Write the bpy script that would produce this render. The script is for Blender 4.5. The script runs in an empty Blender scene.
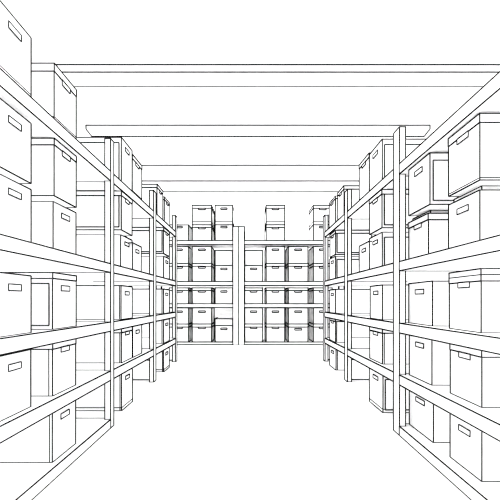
import bpy, math
from mathutils import Vector
sc = bpy.context.scene
COL = sc.collection
F = 430.0            # focal length in pixels of the 500 px frame
EYE = 1.003          # camera height over the near floor
CX, CY = 250.0, 301.0
INK = 1.22           # drawn line width

# ---------------------------------------------------------------- materials
def paint(name, col, rough):
    m = bpy.data.materials.new(name); m.use_nodes = True
    nt = m.node_tree; nt.nodes.clear()
    o = nt.nodes.new('ShaderNodeOutputMaterial'); d = nt.nodes.new('ShaderNodeBsdfDiffuse')
    d.inputs['Color'].default_value = (*col, 1); d.inputs['Roughness'].default_value = rough
    nt.links.new(d.outputs[0], o.inputs[0])
    return m
def speckled(name, lo, hi, scale):
    m = paint(name, (hi, hi, hi), 0.0); nt = m.node_tree
    t = nt.nodes.new('ShaderNodeTexCoord'); n = nt.nodes.new('ShaderNodeTexNoise'); r = nt.nodes.new('ShaderNodeValToRGB')
    n.inputs['Scale'].default_value = scale
    r.color_ramp.elements[0].color = (lo, lo, lo, 1); r.color_ramp.elements[1].color = (hi, hi, hi, 1)
    nt.links.new(t.outputs['Object'], n.inputs['Vector']); nt.links.new(n.outputs['Fac'], r.inputs['Fac'])
    nt.links.new(r.outputs['Color'], nt.nodes['Diffuse BSDF'].inputs['Color'])
    return m
M_BOX = speckled('white_cardboard', .99, .998, 40)
M_RACK = speckled('white_rack_paint', .99, .998, 15)
M_ROOM = speckled('white_plaster', .993, .999, 8)
M_INK = paint('dark_outline_paint', (.012, .012, .012), 0.0)

# ---------------------------------------------------------------- mesh builder
class MB:
    def __init__(s, org=(0, 0, 0)):
        s.v = []; s.f = []; s.m = []; s.o = Vector(org)
    def poly(s, pts, faces, mi=0):
        n = len(s.v); s.v += [tuple(p) for p in pts]
        for f in faces: s.f.append([n + i for i in f]); s.m.append(mi)
    def bar(s, p, q, k=1.0):
        """a thin dark hexagonal edging strip from p to q (local points)"""
        p = Vector(p); q = Vector(q); d = (q - p)
        if d.length < 1e-5: return
        d.normalize()
        up = Vector((0, 0, 1)) if abs(d.z) < .9 else Vector((1, 0, 0))
        a = d.cross(up).normalized(); b = d.cross(a)
        pts = []
        for e in (p, q):
            r = .5 * INK * k * max((e + s.o).y, .8) / F
            for i in range(6):
                t = math.pi / 3 * i
                pts.append(e + a * (r * math.cos(t)) + b * (r * math.sin(t)))
        s.poly(pts, [[i, (i + 1) % 6, 6 + (i + 1) % 6, 6 + i] for i in range(6)] + [[5, 4, 3, 2, 1, 0], [6, 7, 8, 9, 10, 11]], 1)
    def box(s, x0, x1, y0, y1, z0, z1, ink=lambda mx, my, mz: True, k=1.0):
        """ink gets the sign triple of each edge's middle: -1, 0 or 1 along x, y, z"""
        if x0 > x1: x0, x1 = x1, x0
        c = lambda i, j, l: (x1 if i > 0 else x0, y1 if j > 0 else y0, z1 if l > 0 else z0)
        P = [c(i, j, l) for l in (-1, 1) for j in (-1, 1) for i in (-1, 1)]
        s.poly(P, [[0, 2, 3, 1], [4, 5, 7, 6], [0, 1, 5, 4], [2, 6, 7, 3], [0, 4, 6, 2], [1, 3, 7, 5]])
        if ink is None: return
        for u in (-1, 1):
            for w in (-1, 1):
                # far and long edges show only half of their strip, so theirs is a little wider
                g = ink(0, u, w)
                if g: s.bar(c(-1, u, w), c(1, u, w), k * g)
                g = ink(u, 0, w)
                if g: s.bar(c(u, -1, w), c(u, 1, w), k * g * 1.25)
                g = ink(u, w, 0)
                if g: s.bar(c(u, w, -1), c(u, w, 1), k * g * (1.4 if w > 0 else 1))
    def build(s, name, mat, parent=None):
        me = bpy.data.meshes.new(name); me.from_pydata(s.v, [], s.f); me.update()
        me.materials.append(mat); me.materials.append(M_INK)
        for p, i in zip(me.polygons, s.m): p.material_index = i
        o = bpy.data.objects.new(name, me); COL.objects.link(o)
        if parent is not None: o.parent = parent
        else: o.location = s.o
        return o
def thing(name, label, cat, loc=(0, 0, 0), group=None):
    o = bpy.data.objects.new(name, None); o.empty_display_size = .1
    COL.objects.link(o); o.location = loc
    o['label'] = label; o['category'] = cat
    if group: o['group'] = group
    return o
def structure(o): o['kind'] = 'structure'; return o

# ---------------------------------------------------------------- room
CEIL = 2.445; WALLX = 2.75; BACK = 9.6; FRONT = -0.6
PROF = [(FRONT, -1.003), (3.50, -1.003), (3.70, -.968), (4.70, -.962), (4.89, -.927), (5.05, -.925), (5.15, -.918),
        (6.18, -.914), (6.26, -.899), (6.6, -.898), (8.40, -.865), (BACK + .1, -.865)]
def floor_h(y):
    for (a, h), (b, g) in zip(PROF, PROF[1:]):
        if a <= y <= b: return h + (g - h) * (y - a) / (b - a)
    return PROF[-1][1]
fl = MB()
pts = []; n = len(PROF)
for y, h in PROF:
    for x in (-WALLX - .1, WALLX + .1): pts += [(x, y, h + EYE), (x, y, -.15)]
faces = []
for i in range(n - 1):
    a = 4 * i; b = a + 4
    faces += [[a, a + 2, b + 2, b], [a + 1, b + 1, b + 3, a + 3], [a, b, b + 1, a + 1], [a + 2, a + 3, b + 3, b + 2]]
faces += [[0, 1, 3, 2], [4 * n - 4, 4 * n - 2, 4 * n - 1, 4 * n - 3]]
fl.poly(pts, faces); structure(fl.build('floor', M_ROOM))
def slab(name, *a):
    m = MB(); m.box(*a, ink=None); return structure(m.build(name, M_ROOM))
slab('ceiling', -WALLX - .1, WALLX + .1, FRONT, BACK + .1, CEIL + EYE, CEIL + EYE + .1)
slab('wall_back', -WALLX, WALLX, BACK, BACK + .1, .138, CEIL + EYE)
slab('wall_left', -WALLX - .1, -WALLX, FRONT, BACK + .1, -.05, CEIL + EYE)
slab('wall_right', WALLX, WALLX + .1, FRONT, BACK + .1, -.05, CEIL + EYE)
m = MB(); m.bar((-WALLX, BACK - .006, CEIL + EYE - .006), (WALLX, BACK - .006, CEIL + EYE - .006))
m.m = [0] * len(m.m); structure(m.build('trim_1', M_INK))

# ceiling beams
def beam(y0, dep, h, xa, xb, label, chamfer=0):
    o = thing('ceiling_beam', label, 'beam', (0, y0, CEIL + EYE), 'beams under the ceiling')
    m = MB((0, y0, CEIL + EYE))
    if not chamfer:
        m.box(xa, xb, 0, dep, -h, 0, ink=lambda x, y, z: (1.5 if z > 0 else 1) * (x == 0 and (y < 0 or dep > .1)))
    else:
        c = chamfer; cz = -h * .36
        prof = [(xa, 0), (xa, cz), (xa + c, -h), (xb - c, -h), (xb, cz), (xb, 0)]
        P = [(x, 0, z) for x, z in prof] + [(x, dep, z) for x, z in prof]
        m.poly(P, [[0, 1, 2, 3, 4, 5], [11, 10, 9, 8, 7, 6]] + [[i, 6 + i, 6 + (i + 1) % 6, (i + 1) % 6] for i in range(6)])
        for i in range(6):
            m.bar(P[i], P[(i + 1) % 6], 1.5 if i == 5 else 1)
    m.build('beam_body', M_RACK, o)
beam(4.445, .30, .079, -WALLX, WALLX, 'nearest white ceiling beam, running wall to wall above the near shelves')
beam(5.973, .04, .158, -2.278, 2.50, 'middle white ceiling beam with angled cut ends', chamfer=.08)
beam(7.73, .07, .287, -WALLX, WALLX, 'farthest and deepest white ceiling beam, above the back rack')

# ---------------------------------------------------------------- side racks
A = {-1: 1.10, 1: 1.115}
LV = [(1.023, .948), (.294, .2255), (-.166, -.238), (-.552, -.625)]   # top, underside of shelves over eye level
L5 = (-.935, -1.003)
PZ = {-1: [(1.62, .08), (3.391, .075), (4.902, .11), (6.34, .11)], 1: [(1.45, .13), (3.207, .13), (4.917, .13), (6.393, .12)]}
PW = .045; RD = .75
for sd, lab in ((-1, 'long white open rack of archive boxes along the left side of the aisle'),
                (1, 'long white open rack of archive boxes along the right side of the aisle')):
    a = A[sd]; y0 = PZ[sd][0][0]
    org = Vector((sd * a, y0, EYE + L5[1]))
    rk = thing('storage_rack', lab, 'rack', org, 'side racks along the aisle')
    def B(m, xa, xb, ya, yb, za, zb, **k):      # world (height over eye) to rack-local
        m.box(sd * xa - org.x, sd * xb - org.x, ya - org.y, yb - org.y, za + EYE - org.z, zb + EYE - org.z, **k)
    for i, (pz, pd) in enumerate(PZ[sd]):
        top = 1.165 * a if i < 2 else 1.145 * a
        for xa in (a, a + RD - PW):
            m = MB(org); B(m, xa, xa + PW, pz, pz + pd, floor_h(pz + (0 if i < 2 else .05)), top,
                            ink=(lambda x, y, z: True) if xa == a else None); m.build('post', M_RACK, rk)
        m = MB(org); fh = floor_h(pz)
        B(m, a + PW, a + RD - PW, pz + .04, pz + .06, fh + .005, fh + .022, ink=lambda x, y, z: x == 0 and y < 0 and z > 0)
        m.build('cross_brace', M_RACK, rk)
    for bay in range(3):
        (za, da), (zb, db) = PZ[sd][bay], PZ[sd][bay + 1]
        for t, u in LV + ([L5] if bay == 0 else []):
            m = MB(org)
            # board behind the rail, running past the posts
            B(m, a + PW, a + RD, za + da * .5 + .002, zb + db * .5, u + .004, t - .0005, ink=lambda x, y, z: x == 0 and y > 0)
            sh = m.build('shelf', M_RACK, rk)
            m = MB(org)
            B(m, a, a + PW, za + da, zb, u, t, ink=lambda x, y, z: (x * sd < 0) or (x == 0))
            m.build('front_rail', M_RACK, sh)

# ---------------------------------------------------------------- boxes
def box_parts(o, org, w, d, h, face, lid, frame, slot, base_band, cap, slotdrop, slotw=.36, sloth=.031, strip=0, lidline=0, k=1.0):
    """local frame: face is the side with the slot: 'x-','x+' (aisle face of side racks) or 'y' (front of back rack).
    footprint: x 0..w*? given as extents in org-local coordinates"""
    (x0, x1), (y0, y1) = w, d
    m = MB(org)
    # edging on the open sides only; the side against the wall stays plain
    seen = {'y': lambda x, y, z: y <= 0 or (z == 0 and x * o.location.x < 0), 'x-': lambda x, y, z: x <= 0, 'x+': lambda x, y, z: x >= 0}[face]
    ht = h - lid if lid else h
    if cap: ht = h - cap
    m.box(x0, x1, y0, y1, 0, ht, k=k, ink=(lambda x, y, z: z <= 0 and seen(x, y, z)) if lid and not cap else seen)
    if base_band:
        zb = base_band
        q = [(x0, y0, zb), (x1, y0, zb), (x1, y1, zb), (x0, y1, zb)]
        for i in range(4): m.bar(q[i], q[(i + 1) % 4], .8 * k)
    if strip:             # folded side seam next to the front corner
        xs = x0 + strip if face == 'x-' else x1 - strip
        m.bar((xs, y0, 0), (xs, y0, h - (lid or 0)), .8)
    m.build('body', M_BOX, o)
    if lid or cap:
        e = .0015 if not cap else -.022
        m = MB(org); m.box(x0 - e, x1 + e, y0 - e, y1 + e, h - (cap or lid), h, ink=seen, k=k)
        if lidline:
            zb = h - lidline; q = [(x0 - e, y0 - e, zb), (x1 + e, y0 - e, zb), (x1 + e, y1 + e, zb), (x0 - e, y1 + e, zb)]
            for i in range(4): m.bar(q[i], q[(i + 1) % 4], .9)
        m.build('lid', M_BOX, o)
    if cap and lid:       # rim under the cap
        m = MB(org); zb = h - cap - lid
        q = [(x0, y0, zb), (x1, y0, zb), (x1, y1, zb), (x0, y1, zb)]
        m.box(x0 - .004, x1 + .004, y0 - .004, y1 + .004, zb, h - cap, ink=seen); m.build('rim_band', M_BOX, o)
    if slot:
        sz1 = h - (slotdrop if slotdrop is not None else ((lid + cap - .002) if lid else .05 + cap)); sz0 = sz1 - sloth
        m = MB(org); t = .004
        if face == 'y':
            c = (x0 + x1) / 2; hw = (x1 - x0) * slotw / 2
            m.box(c - hw, c + hw, y0 - t, y0 + .002, sz0, sz1, ink=lambda x, y, z: y < 0, k=k)
        else:
            c = (y0 + y1) / 2; hw = (y1 - y0) * slotw / 2
            xs = x0 if face == 'x-' else x1; sg = -1 if face == 'x-' else 1
            m.box(xs - sg * .002, xs + sg * t, c - hw, c + hw, sz0, sz1, ink=lambda x, y, z: x * sg > 0, k=.8)
        m.build('handle_slot', M_BOX, o)
    if frame:             # framed end panel facing the near end of the rack
        m = MB(org); m.box(x0 + .02, x1 - .02, y0 - .003, y0 + .003, .025, h - (lid + .001 if lid and frame == 1 else frame if frame < 1 else .047), ink=lambda x, y, z: y < 0)
        m.build('end_panel', M_BOX, o)

LEVEL = {'L1': 1.023, 'L2': .294, 'L3': -.166, 'L4': -.552, 'L5': -.935}
def side_box(sd, xn, xf, X, base, top, label, lid=0, frame=0, slot=1, band=0, cap=0, drop=None, group=None, dep=.5, strip=0, lidline=0):
    dn, df = abs(CX - xn), abs(CX - xf)
    yn, yf = F * X / dn, F * X / df
    if base == 'G': b = floor_h((yn + yf) / 2)
    else: b = LEVEL[base] if isinstance(base, str) else base
    org = Vector((sd * X, (yn + yf) / 2, b + EYE))
    o = thing('archive_box', label, 'box', org, group)
    hw = (yf - yn) / 2 - .0015
    xs = (0, dep) if sd > 0 else (-dep, 0)
    box_parts(o, org, xs, (-hw, hw), top - b, 'x-' if sd > 0 else 'x+', lid, frame, slot, band, cap, drop, strip=strip, lidline=lidline)

GL = 'archive boxes in the left rack'; GR = 'archive boxes in the right rack'
NB, MBY, FB = 'near bay', 'middle bay', 'far bay'
def L(*a, **k): side_box(-1, *a, group=GL, **k)
def R(*a, **k): side_box(1, *a, group=GR, **k)
I1, I2 = 1.144, 1.207
# left, top shelf
L(-5, 31, I1, 'L1', 1.374, 'plain box on top of left rack, nearest the viewer, cut by the picture edge', band=.054)
L(54, 76, I1, 'L1', 1.388, 'lidded box on top of left rack, second from the viewer', lid=.046, band=.054)
L(121.3, 131.8, 1.12, 'L1', 1.425, 'plain box with framed end on top of left rack, just beyond its first post', frame=1)
L(132.2, 141.5, 1.12, 'L1', 1.395, 'lidded box on top of left rack, touching the far side of a plain one', lid=.04, band=.03)
L(157, 162.5, 1.115, 'L1', 1.40, 'lidded box on top of left rack, first beyond its second post', lid=.04)
L(164.3, 169.5, 1.115, 'L1', 1.355, 'small-looking lidded box on top of left rack, farthest of that row', lid=.035)
# left, second shelf: stacks of two
L(-5, 31, I1, .614, .927, 'upper box of the nearest stack under the top shelf, left rack', band=0)
L(-5, 31, I2, 'L2', .6135, 'lower box of the nearest stack under the top shelf, left rack, set back')
L(54, 76, 1.138, .612, .945, 'lidded upper box of second stack below left top shelf', lid=.038)
L(53, 75.8, I2, 'L2', .6115, 'plain lower box of second stack below left top shelf, wide side showing')
L(121.3, 131.8, 1.106, .612, .946, 'lidded upper box with framed end, left rack stack just past first post', lid=.04, frame=1)
L(120.6, 131.8, 1.19, 'L2', .6115, 'plain lower box of left rack stack just past first post')
L(132.6, 141, 1.15, 'L2', .57, 'unstacked box on second left shelf beside the middle bay stack')
L(163.6, 169, 1.11, .61, .945, 'lidded upper box with framed end in left rack, stack nearest the back rack', lid=.04, frame=1)
L(163.6, 169, 1.17, 'L2', .6095, 'plain lower box in left rack, second-shelf stack nearest the back rack', dep=.45)
# left, third shelf
L(-5, 31, I1, 'L3', .131, 'plain box at eye level at the left picture edge, third shelf')
L(52.5, 76, I1, 'L3', .165, 'lidded box with framed end on third left shelf, near bay', lid=.034, frame=.064, drop=.072)
L(121, 132, 1.144, 'L3', .137, 'single plain box on third left shelf, middle bay, beyond the first post', strip=.014)
L(163.5, 169, 1.12, 'L3', .155, 'single box on third left shelf, far bay beyond the second post', strip=.02)
# left, fourth shelf
L(-5, 30.7, I1, 'L4', -.252, 'plain box on fourth left shelf, cut by the left picture edge')
L(52.5, 75.5, I1, 'L4', -.243, 'lidded box on fourth left shelf, near bay', lid=.037, strip=.022)
L(121.3, 132, 1.144, 'L4', -.243, 'lidded box on fourth left shelf, nearer of the middle bay pair', lid=.04, strip=.014)
L(132.6, 141.5, 1.144, 'L4', -.246, 'plain box on fourth left shelf, farther of the middle bay pair')
L(163.5, 169, 1.12, 'L4', -.246, 'single box on fourth left shelf, far bay', strip=.02, dep=.17)
# left, bottom
L(52.2, 75.5, I1, 'L5', -.632, 'plain box on the bottom board of the left rack, near bay', strip=.016)
L(121.5, 132.3, 1.13, 'G', -.632, 'plain box on the floor under left rack, middle bay', band=.028, strip=.014)
L(163.5, 169, 1.115, 'G', -.632, 'plain box on the floor under left rack, far bay', band=.03, strip=.014, dep=.17)
# right, top shelf
R(382.3, 369.7, 1.14, 'L1', 1.395, 'plain box with framed end on top of right rack, just beyond its first post', frame=1)
R(369.3, 359.5, 1.14, 'L1', 1.414, 'lidded box on top of right rack, second beyond its first post', lid=.04, band=.025)
R(344, 338, 1.13, 'L1', 1.385, 'lidded box on top of right rack, first beyond its second post', lid=.04)
R(335.6, 329.5, 1.13, 'L1', 1.387, 'lidded box on top of right rack, farthest of that row', lid=.035)
# right, second shelf
R(480, 448.7, 1.155, .608, .942, 'large lidded upper box of right rack stack at the right picture edge', lid=.045, band=.012)
R(480, 448.7, 1.20, 'L2', .6075, 'lower box of right rack stack at the right picture edge, recessed top tray', cap=.028)
R(430, 409, 1.145, .615, .942, 'upper box with framed end of right rack stack beside the first post', frame=1)
R(428.6, 409, 1.20, 'L2', .6145, 'lower box of right rack stack beside the first post, rim and tray', lid=.042, cap=.026)
R(382, 369.7, 1.119, .621, .946, 'lidded upper box with framed end, right rack stack just past first post', lid=.04, frame=1)
R(382.3, 369.7, 1.19, 'L2', .6205, 'lower box with framed end, right rack stack just past first post', frame=1)
R(369.4, 359.5, 1.165, 'L2', .583, 'unstacked box on second right shelf beside the middle bay stack')
R(335.6, 330.3, 1.14, .62, .942, 'lidded upper box in right rack, stack nearest the back rack', lid=.04, frame=1)
R(335.6, 330, 1.18, 'L2', .6195, 'lower box in right rack, second-shelf stack nearest the back rack', dep=.45, frame=1)
# right, third shelf
R(481.3, 449.5, 1.20, 'L3', .168, 'large box with deep double lid at eye level, right picture edge', lid=.064, lidline=.031)
R(432.6, 409, 1.20, 'L3', .131, 'plain box on third right shelf, near bay, next to a large lidded one')
R(382.5, 370.5, 1.155, 'L3', .140, 'single plain box on third right shelf, middle bay')
R(335.6, 330, 1.135, 'L3', .155, 'single box on third right shelf, far bay')
# right, fourth shelf
R(482, 450.4, 1.20, 'L4', -.252, 'lidded box on fourth right shelf at the right picture edge', lid=.039)
R(432, 409.5, 1.19, 'L4', -.243, 'plain box on fourth right shelf, near bay, beside the first post')
R(382.5, 370, 1.155, 'L4', -.243, 'lidded box on fourth right shelf, middle bay', lid=.038, strip=.016)
R(335.6, 330, 1.135, 'L4', -.243, 'lidded box on fourth right shelf, far bay', lid=.03, strip=.016, dep=.17)
# right, bottom
R(482, 450.2, 1.20, 'L5', -.632, 'plain box on bottom board of right rack, nearest the viewer', drop=.075)
R(433.5, 409.5, 1.21, 'L5', -.632, 'plain box on bottom board of right rack, beside the first post', drop=.062)
R(383, 369.6, 1.15, 'G', -.632, 'box with framed end on the floor under right rack, middle bay', frame=1, band=.03)
R(336, 330, 1.135, 'G', -.632, 'plain box on the floor under right rack, far bay', strip=.02, dep=.17)

# ---------------------------------------------------------------- back rack
BZ = 8.45; PM = F / BZ
bx = lambda px: (px - CX) / PM
bh = lambda py: (CY - py) / PM
org = Vector((0, BZ, EYE + floor_h(BZ)))
rk = thing('storage_rack', 'white two-bay rack of archive boxes standing across the back wall', 'rack', org)
def BB(m, xa, xb, ya, yb, za, zb, **k):
    m.box(xa, xb, ya, yb, za + EYE - org.z, zb + EYE - org.z, **k)
fb = floor_h(BZ)
for x0, x1 in ((149.6, 154.8), (233, 238.6), (238.6, 244.3), (345.5, 350.7)):
    for ya in (-.03, .61):
        m = MB(org); BB(m, bx(x0), bx(x1), ya, ya + .05, fb, bh(226.8), k=.85); m.build('post', M_RACK, rk)
BL = [(240.6, 244.4), (281.6, 285.4), (303.8, 307.5), (342.0, 345.3)]
for x0, x1 in ((154.8, 233), (244.3, 345.5)):
    for t, u in BL:
        m = MB(org); BB(m, bx(x0), bx(x1), .012, .61, max(bh(u), fb) + .003, bh(t) - .001, ink=None); sh = m.build('shelf', M_RACK, rk)
        m = MB(org); BB(m, bx(x0), bx(x1), -.01, .012, max(bh(u), fb + .008), bh(t), ink=lambda x, y, z: y < 0, k=.88); m.build('front_rail', M_RACK, sh)

def back_box(x0, x1, yb, yt, label, lid=0, slot=1, back=0, drop=None, band=0, dep=.58):
    y = BZ + .004 + back
    s = 1 + (.004 + back) / BZ
    b = bh(yb) ; X0, X1 = bx(x0) * s, bx(x1) * s
    org = Vector(((X0 + X1) / 2, y, b + EYE))
    o = thing('archive_box', label, 'box', org, 'archive boxes in the back rack')
    hw = (X1 - X0) / 2
    box_parts(o, org, (-hw, hw), (0, dep), bh(yt) - b, 'y', lid, 0, slot, band, 0, drop, slotw=.36, sloth=.03, k=.95)
HT = {}
cols = [('left bay', 'outer', 169.4, 188.5), ('left bay', 'middle', 192.3, 211.5), ('left bay', 'inner', 215.2, 232.6),
        ('right bay', 'inner', 244.8, 262.4), ('right bay', 'second', 266.2, 284.6), ('right bay', 'third', 288.4, 307.9), ('right bay', 'outer', 313.4, 332.0)]
for k, (bay, cn, x0, x1) in enumerate(cols):
    w = f'{cn} column, {bay} of back rack'
    left = bay == 'left bay'
    # on top
    if k in (0, 1, 2, 4, 6):
        back_box(x0, x1, 240.58, 224.8, 'box standing on the top shelf, ' + w, lid=.05 if k in (1, 4) else 0, drop=.05 if k in (1, 4) else .03)
    if k in (1, 2, 4, 6):
        back_box(x0, x1, 224.75, 205.4, 'topmost box, second of a stack, ' + w, lid=0 if k == 2 else .055, band=.06, drop=.055 if k != 2 else .05)
    # below the top shelf
    if k in (2, 3):
        back_box(x0, x1, 281.58, 265.6, 'lower box with slot under top shelf, ' + w, drop=.05)
        back_box(x0, x1, 265.55, 250.2, 'blank-fronted upper box under top shelf, ' + w, slot=0, back=.05, dep=.5)
    else:
        back_box(x0, x1, 281.58, 263.4, 'lower box of the stack under top shelf, ' + w, lid=.055, drop=.055 + .01)
        back_box(x0, x1, 263.35, 246.7, 'upper box of the stack under top shelf, ' + w, drop=.045)
    # single row
    back_box(x0, x1, 303.78, 287.9, 'lidded box in the single row on third level, ' + w, lid=.052 if k != 2 else 0, drop=.055)
    # bottom stacks
    if k == 2:
        back_box(x0, x1, 341.98, 318.9, 'taller lidded bottom box, ' + w, lid=.13, drop=.18)
    else:
        back_box(x0, x1, 341.98, 324.0, 'bottom box of the lowest stack, ' + w, lid=.06, drop=.09 if k == 5 else .062)
        back_box(x0, x1, 323.95, 307.9, 'upper box of the lowest stack, ' + w, drop=.06)

# ---------------------------------------------------------------- light, camera
FILLS = [(2.7, 1.9, 18), (5.4, .9, 14), (6.9, 1.2, 18), (8.4, .9, 12), (9.34, .4, 19)]  # added fill areas without fixtures, to brighten the interior and behind the back rack
wd = bpy.data.worlds.new('daylight'); sc.world = wd; wd.use_nodes = True
bg = wd.node_tree.nodes['Background']; bg.inputs[0].default_value = (1, 1, 1, 1); bg.inputs[1].default_value = 1.2
for y, w, e in FILLS:
    la = bpy.data.lights.new('fill_light', 'AREA'); la.shape = 'RECTANGLE'; la.size = 4.4; la.size_y = w; la.energy = e
    lo = bpy.data.objects.new('fill_light', la); COL.objects.link(lo); lo.location = (0, y, CEIL + EYE - .01)
cam = bpy.data.cameras.new('camera'); co = bpy.data.objects.new('camera', cam); COL.objects.link(co); sc.camera = co
co.location = (0, 0, EYE); co.rotation_euler = (math.pi / 2, 0, 0)
cam.sensor_width = 36; cam.sensor_fit = 'HORIZONTAL'; cam.lens = 36 * F / 500
cam.shift_x = (250 - CX) / 500; cam.shift_y = (CY - 250) / 500
cam.clip_start = .05; cam.clip_end = 60
sc.view_settings.view_transform = 'Standard'; sc.view_settings.look = 'None'
sc.view_settings.exposure = 0.3; sc.view_settings.gamma = 1; sc.view_settings.use_curve_mapping = False
c = sc.cycles
c.max_bounces = 64; c.diffuse_bounces = 64; c.use_denoising = True
c.filter_width = 1.2
